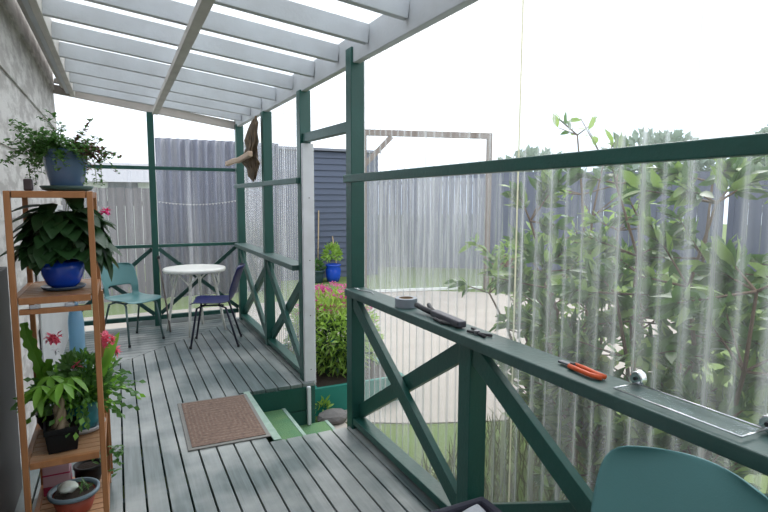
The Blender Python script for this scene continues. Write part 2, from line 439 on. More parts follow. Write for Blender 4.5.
for a, b in ((4.19, 5.03), (5.03, 5.86), (5.86, 6.78)):
    k = .004 * (a == 5.03)
    obj('plastic_sheet', corr(a, b + .04, -.06, 2.36, lambda u, v, n, k=k: (1.428 + n + k, u, v)), PANELF, wr, smooth=True)
bm = NB(); box(bm, 1.442, 1.446, 1.724, 1.729, -.05, 2.40); obj('sealing_strip', bm, mat('yellowed_sealant', (.80, .72, .55), .6, trans=.6), wr, label='yellowed strip down a sheet joint')

# beam along the top
bm = NB()
bb = lambda y: 2.30 + .008 * y
ring = [(1.335, -.6), (1.385, -.6), (1.385, 6.9), (1.335, 6.9)]
lo = [bm.verts.new((x, y, bb(y))) for x, y in ring]; hi = [bm.verts.new((x, y, bb(y) + .17)) for x, y in ring]
bm.faces.new(hi); bm.faces.new(lo[::-1])
for k in range(4):
    j = (k + 1) % 4; bm.faces.new((lo[k], lo[j], hi[j], hi[k]))
ceil = struct('ceiling', 'lean-to roof of white rafters under translucent corrugated sheets')
obj('beam', bm, WHITE, ceil, bevel=.005)
SL = .117
def rz(x): return 2.383 + (1.30 - x) * SL        # underside of the rafters
RY = [-.4, .08, .55, 1.02, 1.50, 1.97, 2.44, 2.915, 3.385, 3.868, 4.40, 4.93, 5.47, 5.96, 6.42]
for y in RY:
    bm = NB(); bar(bm, (1.333, y + .02, rz(1.333) + .055), (-.342, y + .02, rz(-.342) + .055), .108, .045, (0, 1, 0))
    obj('rafter', bm, WHITE, ceil, bevel=.003)
bm = NB(); box(bm, .405, .465, -.5, 6.74, rz(.435) - .052, rz(.435) - .004)
obj('batten', bm, CREAM, ceil, bevel=.003)
bm = NB(); box(bm, -.385, -.341, -.6, 6.79, 2.565, 2.76); obj('ledger', bm, CREAM, ceil, bevel=.004)
bm = NB(); box(bm, -.430, -.386, -.6, 6.79, 2.60, 2.80); obj('ledger_trim', bm, WHITE, ceil, bevel=.004)
bm = NB(); box(bm, -.475, -.431, -.6, 6.79, 2.65, 2.86); obj('eaves_board', bm, CREAM, ceil, bevel=.004)
# roof sheets: corrugations run down the slope
xs = [-.6 + .76 * k for k in range(11)]
for k, y0 in enumerate([-.6 + .76 * q for q in range(10)]):
    y1 = min(y0 + .80, 7.0)
    sh = corr(y0, y1, -.45, 1.50, lambda u, v, n, k=k: (v, u, rz(v) + .122 + n * .6 + .003 * (k % 2)))
    obj('roof_sheet', sh, ROOF, ceil, smooth=True)

# ------------------------------------------------------------------ far wall
wf = struct('wall_back', 'end wall of green posts and rails with corrugated plastic behind')
FY = 6.80
def ft(x): return 2.374 + (1.04 - x) * .142      # underside of the sloping fascia
bm = NB(); box(bm, .35, .42, FY, FY + .07, -.2, ft(.38)); obj('post', bm, GREEN, wf, bevel=.004)
for z0, z1, nm in ((.925, .962, 'handrail'), (1.822, 1.862, 'upper_rail'), (.075, .125, 'bottom_rail')):
    for x0, x1 in ((-.53, .35), (.42, 1.32)):
        bm = NB(); box(bm, x0, x1, FY + .005, FY + .055, z0, z1); obj(nm, bm, GREEN, wf, bevel=.003)
for x0, x1 in ((-.53, .35), (.42, 1.32)):
    for s in (0, 1):
        bm = NB(); bar(bm, (x0, FY + .015 + .03 * s, .14 if s else .91), (x1, FY + .015 + .03 * s, .91 if s else .14), .045, .026, (0, 1, 0))
        obj('brace', bm, GREEN_D, wf, bevel=.002)
bm = NB(); bar(bm, (-.56, FY + .03, ft(-.56) + .045), (1.42, FY + .03, ft(1.42) + .045), .09, .05, (0, 1, 0)); obj('fascia', bm, BROWNISH, wf, bevel=.003)
bm = NB(); bar(bm, (-.53, FY - .015, ft(-.53) + .125), (1.33, FY - .015, ft(1.33) + .125), .05, .05, (0, 1, 0)); obj('fascia_trim', bm, CREAM, wf, bevel=.003)
for k, (a, b) in enumerate(((-.56, .12), (.12, .76), (.76, 1.43))):
    obj('plastic_sheet', corr(a, b + .05, .13, 2.4, lambda u, v, n, k=k: (u, FY + .09 + n + .004 * (k % 2), v), vtop=lambda u: ft(u) + .05), PANELF, wf, smooth=True)
bm = NB(); box(bm, .05, 1.30, FY + .105, FY + .15, -.10, .055); obj('base_board', bm, WJAMB, wf, bevel=.003, label='white board at the foot of the end wall')

t = thing('string_lights', 'string of tiny white beads hanging across behind the end wall plastic', 'string lights', (.86, 6.96, 1.44))
zz = lambda q: 1.475 - .05 * (1 - (2 * q - 1) ** 2)
bm = NB(); tube(bm, [(.36 + 1.0 * q / 20, 6.96, zz(q / 20)) for q in range(21)], .0015, 5); obj('cord', bm, WPLAIN, t)
for q in range(26):
    f = (q + .5) / 26; bm = NB(); blob(bm, (.36 + f, 6.96, zz(f) - .008), .006, .006, .008, 1); obj('bead', bm, WPLAIN, t, smooth=True)

# ------------------------------------------------------------------ house wall on the left
wl = struct('wall_left', 'house wall of wide weathered boards')
bm = NB(); zs = [-.3, .15, .56, .97, 1.38, 1.79, 2.22, 2.63, 3.2]
for z0, z1 in zip(zs, zs[1:]):                    # lapped boards: lower edge stands out
    ring = [(-.535, z0), (-.548, z1), (-.60, z1), (-.60, z0)]
    A = [bm.verts.new((x, -.9, z)) for x, z in ring]; B = [bm.verts.new((x, 6.86, z)) for x, z in ring]
    bm.faces.new(A); bm.faces.new(B[::-1])
    for k in range(4):
        j = (k + 1) % 4; bm.faces.new((A[k], A[j], B[j], B[k]))
obj('weatherboards', bm, HOUSE, wl)
bm = NB(); box(bm, -.534, -.522, 4.55, 6.80, .0, 1.42); obj('wall_panel', bm, mat('pale_grey_panel', (.50, .50, .50), .6, noise=.25, nscale=4), wl, bevel=.002)
dr = struct('door_1', 'edge of a dark brown door against the house wall')
bm = NB(); box(bm, -.534, -.50, 2.2, 3.22, .005, 1.16); obj('door_panel', bm, DARKPAINT, dr, bevel=.004)

wn = struct('wall_shade', 'unseen end wall added behind the viewer to darken the near veranda')  # out of view, added to shade the near end
bm = NB(); box(bm, -.60, 1.45, -.98, -.92, -.3, 2.7); obj('boards', bm, HOUSE, wn)

# ------------------------------------------------------------------ door mat
t = thing('door_mat', 'brown woven door mat with grey border beside the steps', 'mat', (.575, 3.68, .0))
mt = Matrix.Rotation(math.radians(-1.2), 4, 'Z')
bm = NB(); box(bm, -.248, .248, -.41, .41, .001, .009); bmesh.ops.transform(bm, verts=bm.verts, matrix=mt)
obj('border', bm, MATBORDER, t, world=False, bevel=.003)
bm = NB(); box(bm, -.222, .222, -.382, .382, .0095, .013); o = obj('woven_pile', bm, MATM, t, world=False); o.rotation_euler.z = math.radians(-1.2)

# ------------------------------------------------------------------ chairs
def chair(name, label, loc, face, shellm, legm, hole=True, group=None, H=.80):
    """moulded chair; local -Y is the front, face = angle the chair is turned"""
    t = thing(name, label, 'chair', loc, group, face)
    prof = [(-.225, .425, .40), (-.205, .445, .43), (-.12, .445, .45), (-.02, .437, .45), (.08, .437, .44), (.145, .447, .42), (.178, .475, .40),
            (.200, .52, .395), (.220, .57, .40), (.239, .62, .405), (.260, .68, .41), (.283, .74, .41), (.298, .772, .39), (.307, .791, .34), (.310, .80, .25)]
    prof = [(y, z if z < .6 else .6 + (z - .6) * (H - .6) / .2, w) for y, z, w in prof]
    N = 12; bm = NB(); rows = []
    for k, (y, z, w) in enumerate(prof):
        row = []
        for i in range(N + 1):
            u = i / N * 2 - 1
            lift = .022 * (abs(u) ** 3)
            if z < .47: p = (u * w / 2, y, z + lift)
            else: p = (u * w / 2, y - .065 * u * u * min(1, (z - .45) / .1), z - .0 * lift)
            row.append(bm.verts.new(p))
        rows.append(row)
    for k in range(len(rows) - 1):
        for i in range(N):
            if hole and k in (6, 7) and 2 <= i < N - 2: continue
            bm.faces.new((rows[k][i], rows[k][i + 1], rows[k + 1][i + 1], rows[k + 1][i]))
    obj('seat_shell', bm, shellm, t, smooth=True, world=False, solid=.007, subs=1)
    for sx in (-1, 1):
        bm = NB(); tube(bm, [(sx * .15, -.10, .423), (sx * .175, -.16, .40), (sx * .20, -.225, .008)], .0105, 10); obj('leg', bm, legm, t, smooth=True, world=False)
        bm = NB(); tube(bm, [(sx * .15, .05, .423), (sx * .175, .12, .40), (sx * .21, .235, .008)], .0105, 10); obj('leg', bm, legm, t, smooth=True, world=False)
    bm = NB()
    for sx in (-1, 1): tube(bm, [(sx * .15, -.13, .425), (sx * .15, .10, .425)], .009, 8)
    tube(bm, [(-.16, -.09, .424), (.16, -.09, .424)], .009, 8); tube(bm, [(-.16, .05, .424), (.16, .05, .424)], .009, 8)
    obj('under_frame', bm, legm, t, smooth=True, world=False)
    for fx, fy in ((-.2005, -.2265), (.2005, -.2265), (-.2105, .2365), (.2105, .2365)):
        bm = NB(); lathe(bm, [(0, 0), (.013, 0), (.014, .02), (.011, .025)], (fx, fy, 0), 10)
        obj('foot_cap', bm, BLACKM, t, smooth=True, world=False)
    return t
# facing: rotation about z applied to -Y
def ang(dx, dy): return math.atan2(dx, -dy)
chair('stacking_chair', 'teal plastic chair with a slot in its back, in the far left corner', (.10, 6.22, 0), ang(.55, -.83), TEAL, GSTEEL)
chair('stacking_chair', 'navy blue plastic chair drawn up to the round white table', (.875, 5.74, 0), ang(-.965, .26), NAVY, STEEL, hole=False, H=.82)
chair('stacking_chair', 'teal plastic chair close by, its back against the green railing', (.89, .685, 0), ang(-.97, -.22), TEAL, GSTEEL, H=.905)

# ------------------------------------------------------------------ round table
t = thing('round_table', 'round white plastic patio table with splayed legs', 'table', (.76, 6.38, 0))
bm = NB(); lathe(bm, [(0, .712), (.285, .712), (.30, .700), (.318, .684), (.330, .684), (.337, .705), (.330, .722), (.29, .724), (0, .724)], (0, 0, 0), 48)
obj('table_top', bm, WPLAIN, t, smooth=True, world=False)
for k in range(4):
    a = math.radians(160 + 90 * k); c, s = math.cos(a), math.sin(a)
    bm = NB(); tube(bm, [(c * .17, s * .17, .705), (c * .205, s * .205, .60), (c * .25, s * .25, .40), (c * .285, s * .285, .2), (c * .32, s * .32, .0)], .017, 10, .014)
    lg = obj('leg', bm, WPLAIN, t, smooth=True, world=False)
    for d in (-1, 1):
        b = a + d * .38; c2, s2 = math.cos(b), math.sin(b)
        bm = NB(); tube(bm, [(c2 * .27, s2 * .27, .705), (c2 * .262, s2 * .262, .66), (c * .248 + c2 * .01, s * .248 + s2 * .01, .56), (c * .235, s * .235, .47)], .009, 8)
        obj('strut', bm, WPLAIN, lg, smooth=True, world=False)

bm = NB(); tube(bm, [(.485, 6.42, 0), (.46, 6.56, .3), (.43, 6.68, .60), (.412, 6.755, .80)], .010, 8)
t = thing('walking_stick', 'thin stick with a dark knob leaning on the far middle post', 'stick', (.485, 6.42, 0))
obj('shaft', bm, mat('brown_grey_shaft', (.16, .13, .12), .6), t, smooth=True)
bm = NB(); blob(bm, (.411, 6.760, .815), .020, .020, .024, 2); obj('knob', bm, BLACKM, t, smooth=True)

def leafy(bm, c, rx, ry, rz, n, L, W, zmin=-.3):
    for k in range(n):
        d = rdir(zmin, 1); q = random.uniform(.55, 1.0)
        leaf(bm, (c[0] + d.x * rx * q, c[1] + d.y * ry * q, c[2] + d.z * rz * q), d + rdir() * .8, L * random.uniform(.7, 1.2), W * random.uniform(.7, 1.2), nrm=rdir(-.2, 1), droop=.2, seg=3)

# ------------------------------------------------------------------ wooden plant stand
sh = thing('plant_stand', 'varnished pine plant stand with shelves against the house wall', 'shelf', (-.24, 2.84, 0))
FX0, FX1, FY0, FY1 = -.402, -.088, 2.60, 3.08
for x, y in ((FX0, FY0), (FX1 - .023, FY0), (FX0, FY1), (FX1 - .023, FY1)):
    bm = NB(); box(bm, x, x + .023, y, y + .023, 0, 1.527); obj('upright', bm, PINE, sh, bevel=.003)
lv = [(1.527, 1), (1.092, 1), (.388, 1), (.065, 1)]
for z, _ in lv:
    for y in (FY0 + .001, FY1 + .001):
        bm = NB(); box(bm, FX0 + .027, FX1 - .027, y, y + .022, z - .028, z); obj('rail', bm, PINE, sh, bevel=.002)
    for x in (FX0 + .001, FX1 - .025):
        bm = NB(); box(bm, x, x + .022, FY0 + .027, FY1, z - .028, z); obj('rail', bm, PINE, sh, bevel=.002)
    bm = NB(); n = 9
    for k in range(n):
        w = (FY1 - FY0 - .03) / n; y = FY0 + .026 + w * k
        box(bm, FX0 + .005, FX1 - .005, y, y + w - .006, z - .012, z - .001) if False else box(bm, FX0 + .0235, FX1 - .0255, y, y + w - .006, z - .012, z - .001)
    obj('shelf_board', bm, PINE2, sh, bevel=.002)
# second rail under the middle shelf, with two pale clips
bm = NB(); box(bm, FX0 + .027, FX1 - .027, FY0, FY0 + .022, 1.022, 1.044); obj('rail', bm, PINE, sh, bevel=.002)
for x in (-.32, -.195):
    bm = NB(); box(bm, x - .018, x + .018, FY0 - .004, FY0 + .016, 1.0445, 1.060); bmesh.ops.scale(bm, verts=bm.verts, vec=(1, 1, 1))
    obj('clip', bm, PALE, sh, bevel=.004, label='small pale clip on the double rail')
# crossed side braces on the garden side
for p, q in (((FX1 - .003, FY0 + .03, .42), (FX1 - .003, FY1, 1.06)), ((FX1 + .003, FY1 + .01, .42), (FX1 + .003, FY0 + .03, 1.06))):
    pass
bm = NB(); bar(bm, (FX1 + .006, FY1 + .01, .05), (FX1 + .006, FY1 - .12, 1.05), .018, .010, (1, 0, 0)); obj('side_brace', bm, PINE, sh)

def pot_prof(rb, rt, h, lip=.006, wall=.007):
    return [(0, 0), (rb * .92, 0), (rb, .006), ((rb + rt) / 2 + .006, h * .5), (rt, h * .88), (rt + lip, h * .9), (rt + lip, h), (rt - wall, h), (rt - wall - .002, h * .86), (0, h * .86)]
def soil(t, c, r, z):
    bm = NB(); lathe(bm, [(0, z + .006), (r * .6, z + .004), (r, z)], c, 24); return obj('soil', bm, SOIL, t, smooth=True)

# 1 blue-grey pot with a trailing fern on the top shelf
c = (-.197, 2.86, 1.529)
t = thing('potted_plant', 'trailing fine-leaved plant in a blue-grey pot on top of the stand', 'plant', c)
bm = NB(); lathe(bm, [(0, 0), (.075, 0), (.098, .006), (.108, .022), (.104, .024), (.09, .012), (0, .010)], c, 32); obj('saucer', bm, SAUCER, t, smooth=True)
bm = NB(); lathe(bm, [(0, .012), (.058, .012), (.064, .02), (.076, .07), (.086, .12), (.089, .165), (.094, .170), (.094, .186), (.084, .186), (.082, .165), (0, .165)], c, 32)
obj('pot', bm, BLUEGREY, t, smooth=True)
soil(t, c, .08, .168)
bm = NB(); bs = NB(); br = NB()
for k in range(95):
    d = rdir(.05, .95); p = Vector(c) + Vector((d.x * .05, d.y * .05, .17)); L = random.uniform(.06, .15)
    pts = [p]; v = d.copy()
    if v.z < .5: v.z += .3
    for s in range(7):
        v = (v + Vector((0, 0, -.20 if d.z < .6 else -.09)) + rdir() * .22).normalized(); p = p + v * L / 5; pts.append(p)
    tube(bs, pts, .0012, 4, cap=False)
    for q in pts[1:]:
        for j in range(5):
            leaf(br if (d.x > .3 and random.random() < .5) else bm, q + rdir() * .006, rdir(-.4, .9), random.uniform(.014, .032), random.uniform(.010, .022), seg=2)
for a0 in (-1.0, -.6, 2.7, 3.3, -.2):                           # long trailing stems over the rim
    d = Vector((math.cos(a0), math.sin(a0), .3)); p = Vector(c) + Vector((d.x * .07, d.y * .07, .185)); pts = [p]; v = d.normalized()
    for s in range(9):
        v = (v + Vector((0, 0, -.42))).normalized() if s < 5 else Vector((.05, 0, -1)); p = p + v * .021; pts.append(p)
    tube(bs, pts, .0013, 4, cap=False)
    for q in pts[1:]:
        for j in range(6): leaf(bm, q + rdir() * .008, rdir(-.8, .5), random.uniform(.012, .024), .012, seg=2)
obj('foliage', bm, LEAF_MD, t); obj('stem', bs, GSTEM, t); obj('reddish_foliage', br, LEAF_RED, t, label='reddish small leaves')

bm = NB(); box(bm, -.352, -.318, 2.76, 2.795, 1.529, 1.580)
solo('small_jar', bm, mat('dark_brown_jar', (.06, .04, .045), .3), 'small dark brown jar on top of the stand beside the pot', 'jar', (-.335, 2.777, 1.529), bevel=.006)

# 2 cobalt pot with big dark leaves
c = (-.228, 2.80, 1.093)
t = thing('potted_plant', 'large dark-leaved begonia with a pink bloom in a cobalt blue pot', 'plant', c)
bm = NB(); lathe(bm, [(0, 0), (.07, 0), (.085, .006), (.09, .016), (.086, .017), (.075, .009), (0, .007)], c, 32); obj('saucer', bm, SAUCERB, t, smooth=True)
bm = NB(); lathe(bm, [(0, .009), (.05, .009), (.068, .03), (.083, .07), (.087, .10), (.082, .125), (.076, .125), (.076, .115), (0, .112)], c, 32); obj('pot', bm, COBALT, t, smooth=True)
bm = NB(); bs = NB()
for k in range(120):
    a = random.uniform(0, 2 * PI); e = random.random()
    R = .03 + .10 * math.sqrt(e); z = .385 - .20 * e + random.uniform(-.05, .03)
    tip = Vector((c[0] + .015 + math.cos(a) * R * .95, c[1] + math.sin(a) * R * .95, c[2] + z))
    base = Vector((c[0], c[1], c[2] + .12))
    tube(bs, [base, base.lerp(tip, .5) + Vector((0, 0, .03)), tip], .002, 5, cap=False)
    leaf(bm, tip, (math.cos(a), math.sin(a), random.uniform(-1.1, .1)), random.uniform(.10, .145), random.uniform(.085, .12), nrm=(math.cos(a) * .7, math.sin(a) * .7, .8), droop=.3, seg=6, shape=.62)
for k in range(10):                                            # leaves hanging low on the right
    y = random.uniform(2.72, 2.9)
    leaf(bm, (-.09 + random.uniform(-.015, .05), y, 1.34 - k * .012), (.25, random.uniform(-.3, .3), -1), .12, .05, nrm=(.8, -.5, .3), droop=.1, seg=5, shape=.7)
obj('foliage', bm, LEAF_DK, t, smooth=True); obj('stem', bs, GSTEM, t)
bm = NB()
for k in range(26): leaf(bm, Vector((-.047, 2.775, 1.44)) + rdir() * .008, rdir(), .024, .018, seg=2)
obj('flower', bm, mat('hot_pink_petal', (.80, .06, .25), .5, trans=.3), t)

# 3 level three: black square pot with plaited trunk
c = (-.262, 2.72, .389)
t = thing('potted_plant', 'small plaited-trunk palm-leaved plant in a black square pot', 'plant', c)
bm = NB(); lathe(bm, [(0, 0), (.078, 0), (.092, .085), (.098, .088), (.098, .110), (.088, .110), (.085, .088), (0, .088)], c, 4, PI / 4 + .1); obj('pot', bm, BLACKP, t, bevel=.003)
soil(t, c, .055, .089)
bm = NB()
for k in range(3):
    pts = []
    for s in range(9):
        q = s / 8; a = 2 * PI * k / 3 + q * 5; r = .016 - .004 * q if q > .2 else .024
        pts.append((c[0] - .005 + math.cos(a) * r, c[1] + math.sin(a) * r, c[2] + .075 + q * .16))
    tube(bm, pts, .017, 8, .008)
obj('trunk', bm, TRUNKP, t, smooth=True)
bm = NB(); bs = NB()
for k, (dx, dy, dz) in enumerate(((-.06, -.02, .10), (.02, -.05, .11), (.05, .02, .11), (-.03, .04, .12), (-.075, .01, .07))):
    top = Vector((c[0] - .005, c[1], c[2] + .23)); hub = top + Vector((dx, dy, dz - .03))
    tube(bs, [top, top.lerp(hub, .5) + Vector((0, 0, .02)), hub], .0025, 5, cap=False)
    for j in range(7):
        a = 2 * PI * j / 7 + k
        leaf(bm, hub, (math.cos(a), math.sin(a), -.15 - .5 * random.random()), random.uniform(.085, .12), .032, droop=.35, seg=5)
obj('foliage', bm, LEAF_LT, t, smooth=True); obj('stem', bs, GSTEM, t)

# bowl of christmas cactus
c = (-.190, 2.90, .389)
t = thing('potted_plant', 'bushy pink-flowered cactus in a teal bowl behind the black pot', 'plant', c)
bm = NB(); lathe(bm, [(0, 0), (.07, 0), (.092, .012), (.098, .03), (.094, .031), (.08, .014), (0, .01)], c, 32); obj('saucer', bm, PALE, t, smooth=True)
bm = NB(); lathe(bm, [(0, .012), (.058, .012), (.073, .05), (.083, .10), (.087, .135), (.092, .138), (.092, .150), (.082, .150), (.08, .13), (0, .128)], c, 32); obj('bowl', bm, TEALPOT, t, smooth=True)
bm = NB(); b2 = NB()
for k in range(260):
    d = rdir(.0, .95); p = Vector(c) + Vector((d.x * .04, d.y * .04, .14)); v = d.copy(); v.z += .5; v.normalize(); n_ = random.randint(4, 8)
    for s in range(n_):
        side = rdir(); L = .036
        leaf(bm if random.random() < .75 else b2, p, v, L, .024, nrm=side, droop=.1, seg=2)
        p = p + v * L * .92; v = (v + Vector((0, 0, -.16)) + rdir() * .25).normalized()
for k in range(5):                                             # broad bright fronds leaning out to the right
    p = Vector((-.135 + .012 * k, 2.86 + random.uniform(-.05, .05), .60 + .03 * k)); leaf(b2, p, (.45, random.uniform(-.4, .2), .9), .15, .042, nrm=(-.2, -1, .2), droop=.15, seg=5)
leafy(bm, (c[0] + .01, c[1], c[2] + .26), .105, .09, .11, 420, .045, .026, -.9)
obj('foliage', bm, LEAF_MD, t, smooth=True); obj('bright_foliage', b2, LEAF_LT, t, smooth=True)
for fc, n_, rr in (((-.287, 2.86, .860), 60, .028), ((-.068, 2.86, .830), 60, .030), ((-.04, 2.85, .775), 44, .024), ((-.20, 2.86, .72), 10, .012)):
    bm = NB()
    for k in range(n_): leaf(bm, Vector(fc) + rdir() * rr * .6, rdir(-.9, .9), .030, .017, seg=2)
    obj('flower', bm, PINK, t)
for fc in ((-.282, 2.84, .80), (-.215, 2.84, .70), (-.045, 2.84, .665), (-.225, 2.82, .56)):
    bm = NB()
    for k in range(9): leaf(bm, Vector(fc) + rdir() * .006, rdir(), .024, .009, seg=2)
    obj('withered_flower', bm, PALE, t, label='small pale withered bloom')

# long notched leaf cactus
c = (-.345, 2.99, .389)
t = thing('potted_plant', 'cactus with one long notched leaf standing at the left of the stand', 'plant', c)
bm = NB(); lathe(bm, pot_prof(.03, .042, .075), c, 20); obj('pot', bm, BLACKP, t, smooth=True)
bm = NB()
for path, W in (([(-.345, 2.93, .47), (-.352, 2.93, .60), (-.352, 2.925, .70), (-.375, 2.915, .80), (-.398, 2.90, .88), (-.402, 2.89, .945)], .058), ([(-.345, 2.93, .47), (-.335, 2.93, .58), (-.325, 2.92, .69), (-.31, 2.91, .76)], .045)):
    pts = [Vector(p) for p in path]; fine = []
    for a, b in zip(pts, pts[1:]):
        for s in range(6): fine.append(a.lerp(b, s / 6))
    prev = None
    for i, p in enumerate(fine):
        w = W * .5 * (1.0 if i % 4 < 2 else .68) * (1 - .6 * max(0, i / len(fine) - .8) / .2)
        d = (fine[min(i + 1, len(fine) - 1)] - fine[max(i - 1, 0)]).normalized(); s = d.cross(Vector((0.2, -1, 0))).normalized()
        row = [bm.verts.new(p - s * w), bm.verts.new(p + Vector((0, .004, 0))), bm.verts.new(p + s * w)]
        if prev:
            bm.faces.new((prev[0], prev[1], row[1], row[0])); bm.faces.new((prev[1], prev[2], row[2], row[1]))
        prev = row
obj('leaf', bm, mat('notched_leaf', (.13, .30, .03), .4, noise=.4, nscale=20, trans=.3), t, solid=.002)

# tall blue bottle at the back of level three
c = (-.205, 3.04, .389)
t = thing('plastic_bottle', 'tall pale blue bottle at the back of the stand above the flowers', 'bottle', c)
bm = NB(); lathe(bm, [(0, 0), (.033, 0), (.035, .01), (.035, .15), (.033, .16), (.035, .17), (.035, .50), (.030, .545), (.015, .575), (.013, .60), (0, .60)], c, 24); obj('body', bm, BOTTLE, t, smooth=True)
bm = NB(); lathe(bm, [(0, .601), (.015, .601), (.015, .622), (0, .622)], c, 20); obj('cap', bm, WPLAIN, t, smooth=False)

# 4 bottom shelf
t = thing('cardboard_box', 'pale pink and magenta box at the back of the bottom shelf', 'box', (-.318, 3.0, .066))
bm = NB(); box(bm, -.375, -.262, 2.94, 3.06, .110, .225); obj('upper_half', bm, BOXW, t, bevel=.003)
bm = NB(); box(bm, -.375, -.262, 2.94, 3.06, .066, .1095); obj('lower_half', bm, BOXR, t, bevel=.003)
bm = NB(); box(bm, -.3755, -.2615, 2.9385, 3.0, .165, .172); obj('stripe', bm, BOXR, t)
c = (-.185, 3.0, .066)
t = thing('flower_pot', 'black round pot with a trailing plant at the back of the bottom shelf', 'pot', c)
bm = NB(); lathe(bm, pot_prof(.05, .062, .10), c, 24); obj('pot', bm, BLACKP, t, smooth=True); soil(t, c, .05, .088)
bm = NB()
for k in range(46):
    q = k / 45; leaf(bm, Vector((-.15 + .10 * min(1, q * 2.5), 2.96, .19 + .07 * math.sin(q * 3) - .10 * q * q)) + rdir() * .022, rdir(-.6, .5), .036, .02, seg=3)
obj('foliage', bm, LEAF_MD, t)
c = (-.232, 2.755, .066)
t = thing('planter', 'terracotta planter with a grey rim at the front of the bottom shelf', 'planter', c)
bm = NB(); lathe(bm, [(0, 0), (.066, 0), (.072, .01), (.094, .085), (0, .08)], c, 32); obj('planter_body', bm, TERRA, t, smooth=True)
bm = NB(); lathe(bm, [(.090, .082), (.105, .085), (.107, .101), (.096, .103), (.088, .088)], c, 32); obj('rim', bm, RIMG, t, smooth=True)
soil(t, c, .084, .084)
bm = NB()
for k in range(12): leaf(bm, (c[0] + .045 + random.uniform(-.02, .02), c[1] + random.uniform(-.03, .03), c[2] + .09), rdir(.1, .9), .05, .009, seg=3)
obj('sprout', bm, LEAF_MD, t)
bm = NB(); blob(bm, (-.255, 2.745, .186), .040, .035, .024, 3, .12)
solo('plastic_bag', bm, BAGM, 'crumpled white and green plastic bag lying in the terracotta planter', 'bag', (-.255, 2.745, .162), smooth=True)
# ------------------------------------------------------------------ hanging bark and pale wood on the far post
t = thing('bark_ornament', 'dark twisted piece of bark hung between the two far posts', 'ornament', (1.27, 5.60, 1.70))
bm = NB()
prof = [((1.26, 5.50, 2.29), .03), ((1.26, 5.54, 2.22), .08), ((1.25, 5.60, 2.13), .10), ((1.26, 5.60, 2.05), .085), ((1.25, 5.68, 1.97), .12), ((1.25, 5.72, 1.90), .13), ((1.26, 5.64, 1.84), .10), ((1.26, 5.60, 1.77), .07), ((1.26, 5.56, 1.70), .015)]
for sft in range(4):
    o_ = (random.uniform(-.02, .02), [-.09, -.02, .05, .10][sft], random.uniform(-.04, .02))
    rings = []
    for p, r in prof:
        ring = []
        for k in range(8):
            a = 2 * PI * k / 8; rr = r * random.uniform(.6, 1.3) * .95
            ring.append(bm.verts.new((p[0] + o_[0] + math.cos(a) * rr * .35, p[1] + o_[1] * r / .1 + math.sin(a) * rr, p[2] + o_[2] + random.uniform(-.015, .015))))
        rings.append(ring)
    for a, b in zip(rings, rings[1:]):
        for k in range(8):
            j = (k + 1) % 8; bm.faces.new((a[k], a[j], b[j], b[k]))
    bm.faces.new(rings[0]); bm.faces.new(rings[-1])
obj('bark', bm, BARK, t)
bm = NB()
pts = [(1.20, 6.66, 1.905), (1.205, 6.3, 1.915), (1.20, 6.0, 1.905), (1.205, 5.7, 1.92), (1.20, 5.42, 1.935)]
for a, b in zip(pts, pts[1:]): bar(bm, a, b, .055, .05, (1, 0, 0))
solo('driftwood_plank', bm, PALEWOOD, 'pale rough bare wooden plank fixed across the dark bark', 'driftwood', (1.20, 6.0, 1.88), bevel=.01)

# ------------------------------------------------------------------ things lying on the handrail
RT = HZ
def torus(bm, c, R, r, axis='Z', n=24, m=8):
    rings = []
    for i in range(n):
        a = 2 * PI * i / n; ring = []
        for k in range(m):
            b = 2 * PI * k / m; q = R + r * math.cos(b); h = r * math.sin(b)
            v = (math.cos(a) * q, math.sin(a) * q, h) if axis == 'Z' else (h, math.cos(a) * q, math.sin(a) * q)
            ring.append(bm.verts.new(Vector(c) + Vector(v)))
        rings.append(ring)
    for i in range(n):
        for k in range(m):
            bm.faces.new((rings[i][k], rings[(i + 1) % n][k], rings[(i + 1) % n][(k + 1) % m], rings[i][(k + 1) % m]))
t = thing('tape_roll', 'silver grey roll of duct tape lying on the green handrail', 'tape', (1.345, 2.47, RT))
bm = NB(); lathe(bm, [(.038, 0), (.058, 0), (.059, .003), (.059, .045), (.058, .048), (.038, .048), (.038, 0)], (1.345, 2.47, RT), 32); obj('tape', bm, TAPE, t, bevel=.001)
bm = NB(); lathe(bm, [(.0345, 0), (.0378, 0), (.0378, .0485), (.0345, .0485), (.0345, 0)], (1.345, 2.47, RT), 32); obj('cardboard_core', bm, mat('card_core', (.35, .25, .17), .9), t)
bm = NB(); tube(bm, [(1.32, 3.06, RT + .003), (1.34, 3.00, RT + .003), (1.36, 2.93, RT + .003), (1.345, 2.88, RT + .004)], .0028, 6)
tube(bm, [(1.33, 3.05, RT + .004), (1.31, 3.08, RT + .010), (1.325, 3.11, RT + .003)], .0028, 6)
solo('wire_hook', bm, CHROME, 'small bent wire lying on the handrail next to the tall post', 'wire', (1.34, 3.0, RT), smooth=True)
